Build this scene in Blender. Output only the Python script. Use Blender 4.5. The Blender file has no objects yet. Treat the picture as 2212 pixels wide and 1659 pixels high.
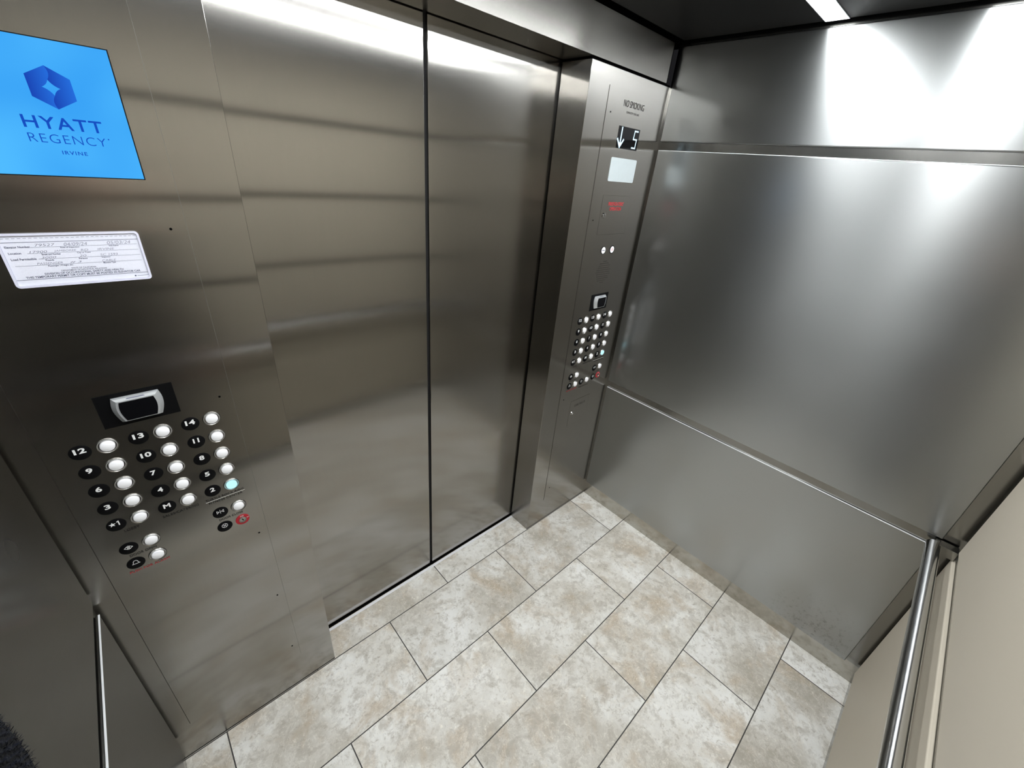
import bpy, bmesh, math, random
from mathutils import Vector, Matrix
random.seed(7)
SC = bpy.context.scene
COL = SC.collection

# ------------------------------------------------------------------ camera, world, exposure
FPX, IW = 889.27, 2212.0
CAM = Vector((-0.75546, -1.06860, 1.78286))
FWD = Vector((0.62483918, 0.62692447, -0.46534043))
RGT = Vector((0.73628078, -0.67143412, 0.08406446))
UPV = Vector((0.25974338, 0.39514798, 0.88113078))
cd = bpy.data.cameras.new('camera')
cd.sensor_fit = 'HORIZONTAL'; cd.sensor_width = 36.0
cd.lens = FPX / IW * 36.0
cd.clip_start = 0.01; cd.clip_end = 50
cam = bpy.data.objects.new('camera', cd); COL.objects.link(cam)
cam.matrix_world = Matrix(((RGT.x, UPV.x, -FWD.x, CAM.x), (RGT.y, UPV.y, -FWD.y, CAM.y),
                           (RGT.z, UPV.z, -FWD.z, CAM.z), (0, 0, 0, 1)))
SC.camera = cam
w = bpy.data.worlds.new('world'); SC.world = w; w.use_nodes = True
w.node_tree.nodes['Background'].inputs[0].default_value = (0.01, 0.01, 0.011, 1)
SC.view_settings.view_transform = 'Standard'; SC.view_settings.look = 'None'
SC.view_settings.gamma = 1.0; SC.view_settings.use_curve_mapping = False
SC.view_settings.exposure = 0.12
SC.cycles.max_bounces = 14; SC.cycles.glossy_bounces = 10; SC.cycles.diffuse_bounces = 6
SC.cycles.sample_clamp_indirect = 6.0; SC.cycles.blur_glossy = 0.6
SC.cycles.use_denoising = True
STRIP_POWER = 50.0          # radiance of the two ceiling strips
STRIP_COL = (0.95, 0.985, 1.0, 1)

# ------------------------------------------------------------------ measures (metres)
XR, XRB = 1.0283, 1.037      # right wall: panel faces, backing
XL, XLB = -1.0074, -1.0165   # left wall
YB, YBB = -1.4185, -1.430    # back wall
DY = 0.1384                  # door faces
HZ = 2.1186                  # underside of the header
JX = 0.5335                  # half the door opening
ZC = 2.252                   # ceiling
R_LOW, R_MID0, R_MID1, R_UP = 0.767, 0.8056, 1.895, 1.9255

# ------------------------------------------------------------------ materials
def newmat(name):
    m = bpy.data.materials.new(name); m.use_nodes = True
    nt = m.node_tree
    for n in list(nt.nodes): nt.nodes.remove(n)
    out = nt.nodes.new('ShaderNodeOutputMaterial')
    return m, nt, out

def nd(nt, t, **kw):
    n = nt.nodes.new('ShaderNode' + t)
    for k, v in kw.items(): setattr(n, k, v)
    return n

def plain(name, col, rough=0.5, metal=0.0, spec=0.5, coat=0.0, emis=None, estr=0.0, var=0.04, scale=60, bump=0.0):
    """principled surface with a little procedural unevenness"""
    m, nt, out = newmat(name)
    b = nd(nt, 'BsdfPrincipled')
    tc = nd(nt, 'TexCoord'); nz = nd(nt, 'TexNoise'); nz.inputs['Scale'].default_value = scale
    nt.links.new(tc.outputs['Object'], nz.inputs['Vector'])
    mx = nd(nt, 'Mix', data_type='RGBA', blend_type='MIX')
    mx.inputs[6].default_value = tuple(c * (1 - var) for c in col[:3]) + (1,)
    mx.inputs[7].default_value = tuple(min(1, c * (1 + var)) for c in col[:3]) + (1,)
    nt.links.new(nz.outputs['Fac'], mx.inputs[0]); nt.links.new(mx.outputs[2], b.inputs['Base Color'])
    b.inputs['Roughness'].default_value = rough; b.inputs['Metallic'].default_value = metal
    b.inputs['Specular IOR Level'].default_value = spec; b.inputs['Coat Weight'].default_value = coat
    if emis:
        b.inputs['Emission Color'].default_value = tuple(emis[:3]) + (1,)
        b.inputs['Emission Strength'].default_value = estr
    if bump:
        bp = nd(nt, 'Bump'); bp.inputs['Strength'].default_value = bump; bp.inputs['Distance'].default_value = 0.001
        nt.links.new(nz.outputs['Fac'], bp.inputs['Height']); nt.links.new(bp.outputs[0], b.inputs['Normal'])
    nt.links.new(b.outputs[0], out.inputs[0])
    return m

def steel(name, col, r1, an, r2, mix, grain=(160, 160, 2.5), wav=0.0, dirt=None, upright=False, an2=None):
    """sheet steel: a brushed lobe (blurred across the vertical grain) plus a wide haze lobe"""
    m, nt, out = newmat(name); L = nt.links.new
    tc = nd(nt, 'TexCoord'); geo = nd(nt, 'NewGeometry')
    cr = nd(nt, 'VectorMath', operation='CROSS_PRODUCT')
    L(geo.outputs['Normal'], cr.inputs[0]); cr.inputs[1].default_value = (0.0005, 0.0003, 1)
    if upright: cr = nd(nt, 'CombineXYZ'); cr.inputs[0].default_value = 0.004; cr.inputs[2].default_value = 1.0
    # level direction: the blur runs across the upright grain
    mp = nd(nt, 'Mapping'); mp.inputs['Scale'].default_value = grain
    L(tc.outputs['Object'], mp.inputs['Vector'])
    gz = nd(nt, 'TexNoise'); gz.inputs['Scale'].default_value = 3.0; gz.inputs['Detail'].default_value = 4
    L(mp.outputs[0], gz.inputs['Vector'])
    big = nd(nt, 'TexNoise'); big.inputs['Scale'].default_value = 2.2; big.inputs['Detail'].default_value = 3
    L(tc.outputs['Object'], big.inputs['Vector'])
    mx = nd(nt, 'Mix', data_type='RGBA')
    mx.inputs[6].default_value = tuple(c * 0.93 for c in col) + (1,)
    mx.inputs[7].default_value = tuple(c * 1.06 for c in col) + (1,)
    ad = nd(nt, 'Math', operation='MULTIPLY_ADD'); ad.inputs[1].default_value = 0.6; ad.inputs[2].default_value = 0.2
    L(gz.outputs['Fac'], ad.inputs[0]); L(ad.outputs[0], mx.inputs[0])
    colout = mx.outputs[2]
    if dirt:
        cen, rad = dirt
        sp = nd(nt, 'VectorMath', operation='DISTANCE'); L(tc.outputs['Object'], sp.inputs[0]); sp.inputs[1].default_value = cen
        fall = nd(nt, 'MapRange'); fall.inputs['From Min'].default_value = rad; fall.inputs['From Max'].default_value = rad * 0.1
        L(sp.outputs['Value'], fall.inputs['Value'])
        dz = nd(nt, 'TexNoise'); dz.inputs['Scale'].default_value = 55; dz.inputs['Detail'].default_value = 9; dz.inputs['Roughness'].default_value = 0.75
        L(tc.outputs['Object'], dz.inputs['Vector'])
        rp = nd(nt, 'MapRange'); rp.inputs['From Min'].default_value = 0.53; rp.inputs['From Max'].default_value = 0.72
        L(dz.outputs['Fac'], rp.inputs['Value'])
        mu = nd(nt, 'Math', operation='MULTIPLY'); L(fall.outputs[0], mu.inputs[0]); L(rp.outputs[0], mu.inputs[1])
        m2 = nd(nt, 'Mix', data_type='RGBA'); L(mu.outputs[0], m2.inputs[0]); L(colout, m2.inputs[6])
        m2.inputs[7].default_value = (0.12, 0.11, 0.10, 1); colout = m2.outputs[2]
    a = nd(nt, 'BsdfPrincipled'); b = nd(nt, 'BsdfPrincipled')
    for s, r, an_ in ((a, r1, an), (b, r2, an if an2 is None else an2)):
        s.inputs['Metallic'].default_value = 1.0; L(colout, s.inputs['Base Color'])
        rr = nd(nt, 'MapRange'); L(big.outputs['Fac'], rr.inputs['Value'])
        rr.inputs['From Min'].default_value = 0.3; rr.inputs['From Max'].default_value = 0.7
        rr.inputs['To Min'].default_value = r * 0.94; rr.inputs['To Max'].default_value = r * 1.06
        L(rr.outputs[0], s.inputs['Roughness'])
        s.inputs['Anisotropic'].default_value = an_
        L(cr.outputs[0], s.inputs['Tangent'])
    if wav:
        bp = nd(nt, 'Bump'); bp.inputs['Strength'].default_value = 1.0; bp.inputs['Distance'].default_value = wav
        wv = nd(nt, 'TexNoise'); wv.inputs['Scale'].default_value = 1.6; wv.inputs['Detail'].default_value = 1
        L(tc.outputs['Object'], wv.inputs['Vector']); L(wv.outputs['Fac'], bp.inputs['Height'])
        L(bp.outputs[0], a.inputs['Normal']); L(bp.outputs[0], b.inputs['Normal'])
    sh = nd(nt, 'MixShader'); sh.inputs[0].default_value = mix
    L(a.outputs[0], sh.inputs[1]); L(b.outputs[0], sh.inputs[2]); L(sh.outputs[0], out.inputs[0])
    return m

def emitter(name, col, strength):
    m, nt, out = newmat(name)
    e = nd(nt, 'Emission'); e.inputs[0].default_value = tuple(col[:3]) + (1,); e.inputs[1].default_value = strength
    nt.links.new(e.outputs[0], out.inputs[0]); return m

def tile_floor():
    m, nt, out = newmat('travertine_tile'); L = nt.links.new
    tc = nd(nt, 'TexCoord')
    mp = nd(nt, 'Mapping'); mp.inputs['Location'].default_value = (-0.003 + 0.30175, 0.0025, 0)
    L(tc.outputs['Object'], mp.inputs['Vector'])
    br = nd(nt, 'TexBrick'); br.offset = 0.5; br.offset_frequency = 2; br.squash = 1.0
    br.inputs['Color1'].default_value = (0, 0, 0, 1); br.inputs['Color2'].default_value = (1, 1, 1, 1)
    br.inputs['Mortar'].default_value = (0, 0, 0, 1)
    br.inputs['Scale'].default_value = 1.0; br.inputs['Mortar Size'].default_value = 0.0020
    br.inputs['Mortar Smooth'].default_value = 0.1; br.inputs['Bias'].default_value = 0.0
    br.inputs['Brick Width'].default_value = 0.6035; br.inputs['Row Height'].default_value = 0.2998
    L(mp.outputs[0], br.inputs['Vector'])
    rnd = nd(nt, 'SeparateColor'); L(br.outputs['Color'], rnd.inputs[0])
    wv = nd(nt, 'Math', operation='MULTIPLY'); wv.inputs[1].default_value = 37.0; L(rnd.outputs[0], wv.inputs[0])
    def noise(scale, det, rough, dist=0.0):
        n = nd(nt, 'TexNoise', noise_dimensions='4D'); n.inputs['Scale'].default_value = scale
        n.inputs['Detail'].default_value = det; n.inputs['Roughness'].default_value = rough
        n.inputs['Distortion'].default_value = dist
        L(tc.outputs['Object'], n.inputs['Vector']); L(wv.outputs[0], n.inputs['W']); return n
    def ramp(src, stops):
        r = nd(nt, 'ValToRGB'); e = r.color_ramp.elements
        while len(e) < len(stops): e.new(0.5)
        for el, (p, c) in zip(e, stops): el.position = p; el.color = c if len(c) == 4 else tuple(c) + (1,)
        L(src, r.inputs[0]); return r.outputs[0]
    def mixc(f, a, b, bt='MIX'):
        x = nd(nt, 'Mix', data_type='RGBA', blend_type=bt)
        if isinstance(f, float): x.inputs[0].default_value = f
        else: L(f, x.inputs[0])
        for i, v in ((6, a), (7, b)):
            if isinstance(v, tuple): x.inputs[i].default_value = v
            else: L(v, x.inputs[i])
        return x.outputs[2]
    cloud = noise(4.0, 5, 0.6, 0.4); tan = noise(5.5, 6, 0.65, 0.6); fine = noise(52, 8, 0.78, 0.5); vein = noise(19, 8, 0.74, 0.5)
    base = ramp(cloud.outputs['Fac'], [(0.34, (0.37, 0.34, 0.285)), (0.46, (0.51, 0.485, 0.435)), (0.57, (0.64, 0.63, 0.595)), (0.70, (0.71, 0.705, 0.68))])
    tmask = ramp(tan.outputs['Fac'], [(0.50, (0, 0, 0)), (0.64, (0.8, 0.8, 0.8))])
    c = mixc(tmask, base, (0.40, 0.325, 0.235, 1))
    gmask = ramp(vein.outputs['Fac'], [(0.50, (0, 0, 0)), (0.60, (0.55, 0.55, 0.55)), (0.72, (0.8, 0.8, 0.8))])
    c = mixc(gmask, c, (0.36, 0.33, 0.28, 1))
    # cream flakes and darker specks
    fl = ramp(fine.outputs['Fac'], [(0.56, (0, 0, 0)), (0.68, (0.65, 0.65, 0.65))])
    c = mixc(fl, c, (0.80, 0.775, 0.70, 1))
    dk = ramp(fine.outputs['Fac'], [(0.34, (0.9, 0.9, 0.9)), (0.47, (0, 0, 0))])
    c = mixc(dk, c, (0.31, 0.275, 0.225, 1))
    # thin pale ridges
    rdg = nd(nt, 'Math', operation='SUBTRACT'); L(vein.outputs['Fac'], rdg.inputs[0]); rdg.inputs[1].default_value = 0.5
    rab = nd(nt, 'Math', operation='ABSOLUTE'); L(rdg.outputs[0], rab.inputs[0])
    rm = ramp(rab.outputs[0], [(0.0, (0.5, 0.5, 0.5)), (0.012, (0, 0, 0))])
    c = mixc(rm, c, (0.72, 0.69, 0.62, 1))
    # every tile a little lighter or darker
    tv = nd(nt, 'MapRange'); L(rnd.outputs[0], tv.inputs['Value']); tv.inputs['To Min'].default_value = 1.08; tv.inputs['To Max'].default_value = 1.25
    hv = nd(nt, 'HueSaturation'); L(c, hv.inputs['Color']); L(tv.outputs[0], hv.inputs['Value'])
    c = mixc(br.outputs['Fac'], hv.outputs[0], (0.045, 0.041, 0.038, 1))
    b = nd(nt, 'BsdfPrincipled'); L(c, b.inputs['Base Color']); b.inputs['Roughness'].default_value = 0.55
    b.inputs['Specular IOR Level'].default_value = 0.35
    bp = nd(nt, 'Bump'); bp.inputs['Strength'].default_value = 0.5; bp.inputs['Distance'].default_value = 0.001; bp.invert = True
    L(br.outputs['Fac'], bp.inputs['Height']); L(bp.outputs[0], b.inputs['Normal'])
    L(b.outputs[0], out.inputs[0]); return m

STEEL = (0.350, 0.338, 0.317)
M = {}
M['door_steel'] = steel('brushed_door_steel', STEEL, 0.15, 1.0, 0.36, 0.14)
M['panel_steel'] = steel('brushed_panel_steel', STEEL, 0.15, 1.0, 0.36, 0.14)
M['header_steel'] = steel('brushed_header_steel', STEEL, 0.24, 0.9, 0.40, 0.2, grain=(2.5, 160, 160), upright=True)
M['wall_steel'] = steel('blasted_wall_steel', (0.425, 0.43, 0.43), 0.215, 0.2, 0.345, 0.58, grain=(420, 420, 420), upright=True, an2=0.82)
M['shaded_side_steel'] = steel('shaded_wall_steel', (0.25, 0.25, 0.245), 0.26, 0.6, 0.36, 0.08, grain=(420, 420, 420), upright=True)  # wall steel darkened: the left wall's shade is put into the colour
M['wall_steel_scuffed'] = steel('scuffed_wall_steel', (0.425, 0.43, 0.43), 0.215, 0.2, 0.345, 0.58, grain=(420, 420, 420), upright=True, an2=0.82, dirt=((XR, -1.24, 0.13), 0.20))
M['back_steel'] = steel('polished_reveal_steel', (0.30, 0.295, 0.28), 0.15, 0.3, 0.36, 0.10)
M['kick_steel'] = steel('kick_plate_steel', (0.46, 0.44, 0.40), 0.15, 0.5, 0.36, 0.15)
M['rail_steel'] = plain('polished_rail_steel', (0.62, 0.62, 0.62), 0.16, 1.0, var=0.03, scale=200)
M['chrome'] = plain('satin_chrome', (0.40, 0.39, 0.37), 0.22, 1.0)
M['alu'] = plain('sill_aluminium', (0.74, 0.74, 0.76), 0.32, 1.0)
M['sill'] = plain('pale_sill_metal', (0.80, 0.80, 0.83), 0.45, 0.25)
M['edge'] = plain('painted_edge_highlight', (0.85, 0.86, 0.88), 0.4, 0.2)  # pale colour standing in for the glint on the panel tops
M['beige'] = plain('beige_laminate', (0.52, 0.47, 0.385), 0.55, spec=0.35, var=0.05, scale=3.0)
M['ceiling'] = plain('dark_ceiling_panel', (0.011, 0.011, 0.011), 0.5, spec=0.25)
M['void'] = plain('black_void', (0.002, 0.002, 0.002), 0.95, spec=0.02)
M['black'] = plain('black_plastic', (0.004, 0.004, 0.0045), 0.5, spec=0.08)
M['rubber'] = plain('black_rubber', (0.012, 0.012, 0.013), 0.7, spec=0.2)
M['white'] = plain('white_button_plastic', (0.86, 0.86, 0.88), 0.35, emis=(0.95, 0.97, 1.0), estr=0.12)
M['white_ink'] = plain('white_ink', (0.86, 0.86, 0.86), 0.5, emis=(1, 1, 1), estr=0.0)
M['ink'] = plain('black_ink', (0.018, 0.017, 0.016), 0.6, spec=0.2)
M['red_ink'] = plain('red_ink', (0.50, 0.045, 0.055), 0.6, spec=0.2)
M['red'] = plain('red_enamel', (0.42, 0.008, 0.02), 0.4)
M['line'] = plain('engraved_line', (0.75, 0.73, 0.70), 0.4)
M['groove'] = plain('seam_groove', (0.035, 0.032, 0.028), 0.7, spec=0.2)
M['faint_groove'] = plain('fine_seam', (0.13, 0.125, 0.115), 0.6, 0.4)
M['lit_cyan'] = emitter('lit_call_button', (0.50, 0.90, 1.0), 1.05)
M['digit'] = emitter('lit_indicator_segments', (0.62, 0.84, 1.0), 1.5)
M['lamp_white'] = plain('frosted_lamp_plastic', (0.50, 0.56, 0.58), 0.5, emis=(0.86, 0.95, 1.0), estr=0.0)
M['silver'] = plain('silver_paint', (0.60, 0.62, 0.64), 0.38, 0.55)
M['glass_black'] = plain('black_glass', (0.004, 0.004, 0.005), 0.10, spec=0.16)
M['paper'] = plain('permit_paper', (0.70, 0.71, 0.80), 0.6, var=0.06, scale=500)
M['clear'] = plain('holder_plastic', (0.66, 0.66, 0.78), 0.15, coat=0.4)
M['pencil'] = plain('grey_pen_ink', (0.22, 0.23, 0.30), 0.6)
M['form_ink'] = plain('navy_form_ink', (0.06, 0.07, 0.13), 0.6)
M['strip'] = emitter('ceiling_strip_light', STRIP_COL, STRIP_POWER)
M['logo_dark'] = emitter('screen_logo_blue', (0.010, 0.060, 0.50), 1.0)
M['letters'] = emitter('screen_letter_blue', (0.008, 0.070, 0.48), 1.0)
M['tile'] = tile_floor()
M['skin'] = plain('skin', (0.55, 0.36, 0.27), 0.5)
M['hair'] = plain('dark_hair', (0.02, 0.015, 0.012), 0.5)
M['denim'] = plain('dark_trousers', (0.02, 0.022, 0.03), 0.85, var=0.3, scale=300)
M['shoe'] = plain('black_shoe', (0.012, 0.012, 0.012), 0.5)
M['lips'] = plain('lips', (0.42, 0.18, 0.15), 0.45)
M['eye'] = plain('eye_white', (0.7, 0.68, 0.66), 0.2)

def screen_mat():
    m, nt, out = newmat('lit_blue_screen'); L = nt.links.new
    tc = nd(nt, 'TexCoord'); nz = nd(nt, 'TexNoise'); nz.inputs['Scale'].default_value = 7; nz.inputs['Detail'].default_value = 1
    L(tc.outputs['Object'], nz.inputs['Vector'])
    r = nd(nt, 'ValToRGB'); e = r.color_ramp.elements
    e[0].position = 0.3; e[0].color = (0.028, 0.30, 0.83, 1); e[1].position = 0.72; e[1].color = (0.075, 0.46, 0.93, 1)
    L(nz.outputs['Fac'], r.inputs[0])
    em = nd(nt, 'Emission'); L(r.outputs[0], em.inputs[0]); em.inputs[1].default_value = 1.0
    L(em.outputs[0], out.inputs[0]); return m
M['screen'] = screen_mat()

def petal_mat():
    m, nt, out = newmat('screen_petal_blue'); L = nt.links.new
    tc = nd(nt, 'TexCoord'); g = nd(nt, 'TexGradient'); g.gradient_type = 'LINEAR'
    L(tc.outputs['Generated'], g.inputs[0])
    r = nd(nt, 'ValToRGB'); e = r.color_ramp.elements
    e[0].color = (0.010, 0.055, 0.42, 1); e[1].color = (0.018, 0.14, 0.66, 1)
    L(g.outputs['Color'], r.inputs[0])
    em = nd(nt, 'Emission'); L(r.outputs[0], em.inputs[0]); L(em.outputs[0], out.inputs[0]); return m
M['petal'] = petal_mat()

def knit_mat():
    m, nt, out = newmat('navy_knit'); L = nt.links.new
    tc = nd(nt, 'TexCoord')
    wv = nd(nt, 'TexWave'); wv.wave_type = 'BANDS'; wv.bands_direction = 'Z'; wv.inputs['Scale'].default_value = 90
    wv.inputs['Distortion'].default_value = 3.0; wv.inputs['Detail'].default_value = 3; wv.inputs['Detail Scale'].default_value = 2
    mp = nd(nt, 'Mapping'); mp.inputs['Rotation'].default_value = (0.9, 0.5, 0.3)
    L(tc.outputs['Object'], mp.inputs[0]); L(mp.outputs[0], wv.inputs['Vector'])
    r = nd(nt, 'ValToRGB'); e = r.color_ramp.elements
    e[0].color = (0.0005, 0.0006, 0.0016, 1); e[1].color = (0.0030, 0.0040, 0.0085, 1)
    L(wv.outputs['Fac'], r.inputs[0])
    b = nd(nt, 'BsdfPrincipled'); L(r.outputs[0], b.inputs['Base Color']); b.inputs['Roughness'].default_value = 0.95
    b.inputs['Specular IOR Level'].default_value = 0.1; b.inputs['Sheen Weight'].default_value = 0.02
    bp = nd(nt, 'Bump'); bp.inputs['Strength'].default_value = 0.8; bp.inputs['Distance'].default_value = 0.002
    L(wv.outputs['Fac'], bp.inputs['Height']); L(bp.outputs[0], b.inputs['Normal'])
    L(b.outputs[0], out.inputs[0]); return m
M['knit'] = knit_mat()

# ------------------------------------------------------------------ mesh helpers
class MB:
    def __init__(s): s.bm = bmesh.new()
    def box(s, x0, x1, y0, y1, z0, z1, bev=0.0, seg=2):
        t = bmesh.new(); bmesh.ops.create_cube(t, size=1)
        for v in t.verts:
            v.co = Vector(((x0 + x1) / 2 + v.co.x * (x1 - x0), (y0 + y1) / 2 + v.co.y * (y1 - y0), (z0 + z1) / 2 + v.co.z * (z1 - z0)))
        if bev: bmesh.ops.bevel(t, geom=list(t.edges), offset=bev, segments=seg, affect='EDGES', profile=0.5)
        s.add(t); return s
    def add(s, t):
        me = bpy.data.meshes.new('t'); t.to_mesh(me); t.free(); s.bm.from_mesh(me); bpy.data.meshes.remove(me); return s
    def lathe(s, prof, n=32, cx=0.0, cz=0.0):
        """profile (radius, y) turned about the Y axis through (cx, cz)"""
        rings = []
        for r, y in prof:
            if r < 1e-7: rings.append([s.bm.verts.new((cx, y, cz))])
            else: rings.append([s.bm.verts.new((cx + r * math.cos(2 * math.pi * k / n), y, cz + r * math.sin(2 * math.pi * k / n))) for k in range(n)])
        for a, b in zip(rings, rings[1:]):
            for k in range(n):
                k2 = (k + 1) % n
                if len(a) == 1 and len(b) == 1: continue
                if len(a) == 1: s.bm.faces.new((a[0], b[k], b[k2]))
                elif len(b) == 1: s.bm.faces.new((a[k], b[0], a[k2]))
                else: s.bm.faces.new((a[k], b[k], b[k2], a[k2]))
        return s
    def poly(s, pts, y0, y1):
        """(x, z) outline as a prism from y0 (front) to y1 (back)"""
        a = [s.bm.verts.new((x, y0, z)) for x, z in pts]; b = [s.bm.verts.new((x, y1, z)) for x, z in pts]
        s.bm.faces.new(a); s.bm.faces.new(list(reversed(b))); n = len(pts)
        for i in range(n): s.bm.faces.new((a[i], b[i], b[(i + 1) % n], a[(i + 1) % n]))
        return s
    def loft(s, outs, cap0=False, cap1=True):
        """list of (outline, y): skin between outlines"""
        rs = [[s.bm.verts.new((x, y, z)) for x, z in o] for o, y in outs]; n = len(rs[0])
        for a, b in zip(rs, rs[1:]):
            for i in range(n): s.bm.faces.new((a[i], b[i], b[(i + 1) % n], a[(i + 1) % n]))
        if cap1: s.bm.faces.new(rs[-1])
        if cap0: s.bm.faces.new(rs[0])
        return s
    def stroke(s, pts, wd, y0, y1, closed=False):
        seg = list(zip(pts, pts[1:])) + ([(pts[-1], pts[0])] if closed else [])
        for (ax, az), (bx, bz) in seg:
            dx, dz = bx - ax, bz - az; l = math.hypot(dx, dz) or 1
            dx, dz = dx / l * wd / 2, dz / l * wd / 2
            s.poly([(ax - dx - dz, az - dz + dx), (ax - dx + dz, az - dz - dx), (bx + dx + dz, bz + dz - dx), (bx + dx - dz, bz + dz + dx)], y0, y1)
        return s
    def tube(s, p, q, r, n=32):
        p, q = Vector(p), Vector(q); t = bmesh.new()
        bmesh.ops.create_cone(t, cap_ends=True, segments=n, radius1=r, radius2=r, depth=(q - p).length)
        mt = Matrix.Translation((p + q) / 2) @ (q - p).to_track_quat('Z', 'Y').to_matrix().to_4x4()
        bmesh.ops.transform(t, matrix=mt, verts=t.verts); return s.add(t)
    def build(s, name, mat, parent=None, smooth=None, loc=(0, 0, 0), bevel_only=None):
        bmesh.ops.recalc_face_normals(s.bm, faces=s.bm.faces)
        me = bpy.data.meshes.new(name); s.bm.to_mesh(me); s.bm.free()
        me.materials.append(mat)
        if smooth is not None:
            for p in me.polygons: p.use_smooth = True
            me.set_sharp_from_angle(angle=math.radians(smooth))
        if bevel_only:                            # rounded edges smooth, the flat faces stay flat
            for p in me.polygons: p.use_smooth = p.area < bevel_only
        o = bpy.data.objects.new(name, me); COL.objects.link(o); o.location = loc
        if parent: o.parent = parent
        return o

def rrect(x0, x1, z0, z1, r, n=6):
    pts = []
    for cx, cz, a0 in ((x1 - r, z1 - r, 0), (x0 + r, z1 - r, 90), (x0 + r, z0 + r, 180), (x1 - r, z0 + r, 270)):
        for k in range(n + 1):
            a = math.radians(a0 + 90 * k / n); pts.append((cx + r * math.cos(a), cz + r * math.sin(a)))
    return pts

def tmesh(txt, bold=0.0, shear=0.0, spacing=1.0):
    cu = bpy.data.curves.new('t', 'FONT'); cu.body = txt; cu.size = 1.0; cu.offset = bold; cu.shear = shear
    cu.space_character = spacing; cu.resolution_u = 4; cu.fill_mode = 'FRONT'
    o = bpy.data.objects.new('t', cu); COL.objects.link(o)
    dg = bpy.context.evaluated_depsgraph_get(); dg.update()
    me = bpy.data.meshes.new_from_object(o.evaluated_get(dg))
    vs = [v.co.copy() for v in me.vertices]; fs = [tuple(p.vertices) for p in me.polygons]
    bpy.data.meshes.remove(me); bpy.data.objects.remove(o); bpy.data.curves.remove(cu)
    return vs, fs

def add_text(mb, txt, x0, x1, z0, z1, y, bold=0.0, shear=0.0, spacing=1.0, tilt=0.0):
    """text fitted to the box x0..x1, z0..z1 on the plane y, read from the -y side"""
    vs, fs = tmesh(txt, bold, shear, spacing)
    xs = [v.x for v in vs]; ys = [v.y for v in vs]
    ax, bx, ay, by = min(xs), max(xs), min(ys), max(ys)
    sx = (x1 - x0) / (bx - ax); sz = (z1 - z0) / (by - ay)
    nv = []
    for v in vs:
        x = x0 + (v.x - ax) * sx; z = z0 + (v.y - ay) * sz + tilt * (x - x0)
        nv.append(mb.bm.verts.new((x, y, z)))
    for f in fs:
        try: mb.bm.faces.new([nv[i] for i in f])
        except ValueError: pass
    return mb

def tag(o, label=None, cat=None, group=None, kind=None):
    if label: o['label'] = label
    if cat: o['category'] = cat
    if group: o['group'] = group
    if kind: o['kind'] = kind
    return o

def thing(name, label, cat, loc=(0, 0, 0), group=None):
    o = bpy.data.objects.new(name, None); COL.objects.link(o); o.location = loc; o.empty_display_size = 0.05
    return tag(o, label, cat, group)

def structure(mb, name, mat, label, cat, **kw):
    return tag(mb.build(name, mat, **kw), label, cat, kind='structure')

# ------------------------------------------------------------------ floor
structure(MB().box(-1.03, 1.05, -1.44, DY - 0.007, -0.04, 0.0), 'floor', M['tile'],
          'floor of pale travertine-look rectangular tiles laid in running bond', 'floor')

# ------------------------------------------------------------------ right wall
wr = structure(MB().box(XRB, XRB + 0.03, YBB, 0.0, 0.098, 2.30), 'wall_right', M['back_steel'],
               'steel side wall right of the doors, three blasted panels split by shadow gaps', 'wall')
def wall_panel(x0, x1, y0, y1, z0, z1, mat, parent, label=None):
    o = MB().box(x0, x1, y0, y1, z0, z1, bev=0.0035, seg=4).build('wall_panel', mat, parent, bevel_only=0.004)
    if label: o['label'] = label
    return o
wall_panel(XR, XRB, -1.378, -0.0105, 0.0925, R_LOW, M['wall_steel_scuffed'], wr, 'lower grey steel panel with scuff marks')
wall_panel(XR, XRB, -1.378, -0.0105, R_MID0, R_MID1, M['wall_steel'], wr)
wall_panel(XR, XRB, -1.378, -0.0105, R_UP, 2.240, M['wall_steel'], wr)
for zt in (R_LOW, R_MID1):                       # added pale strip painting the highlight along each sheet's top edge
    MB().box(XR - 0.0006, XR + 0.0050, -1.376, -0.0125, zt - 0.0012, zt + 0.0006, bev=0.0006, seg=2).build('edge_highlight', M['edge'], wr)
structure(MB().box(XRB, XRB + 0.03, YBB, 0.0, 0.0, 0.098), 'baseboard_right', M['kick_steel'],
          'recessed polished steel kick plate under the right wall panels', 'baseboard')

# ------------------------------------------------------------------ left wall
wl = structure(MB().box(XLB - 0.03, XLB, YBB, 0.0, 0.0, 2.30), 'wall_left', M['back_steel'],
               'steel side wall left of the keypad, seen edge-on at the lower left', 'wall')
wall_panel(XLB, XL, -1.378, -0.016, 0.100, R_LOW, M['shaded_side_steel'], wl)
wall_panel(XLB, XL, -1.378, -0.016, R_MID0, R_MID1, M['shaded_side_steel'], wl)
wall_panel(XLB, XL, -1.378, -0.016, R_UP, 2.240, M['shaded_side_steel'], wl)

MB().box(XL - 0.0028, XL + 0.0006, -1.376, -0.018, R_LOW - 0.0015, R_LOW + 0.0006, bev=0.0006, seg=2).build('edge_highlight', M['edge'], wl)  # painted highlight line on the lower left panel, an added strip

# ------------------------------------------------------------------ back wall
wb = structure(MB().box(XLB - 0.03, XRB + 0.03, YBB - 0.03, YBB, 0.0, 2.30), 'wall_back', M['back_steel'],
               'back wall of beige laminate panels with a round handrail', 'wall')
for i, (z0, z1) in enumerate(((0.085, R_LOW), (R_MID0, 1.127), (1.157, 1.515), (1.545, R_MID1), (R_UP, 2.240))):
    wall_panel(-0.975, 1.010 if i == 0 else 0.992, YBB, YB, z0, z1, M['beige'], wb)

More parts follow.
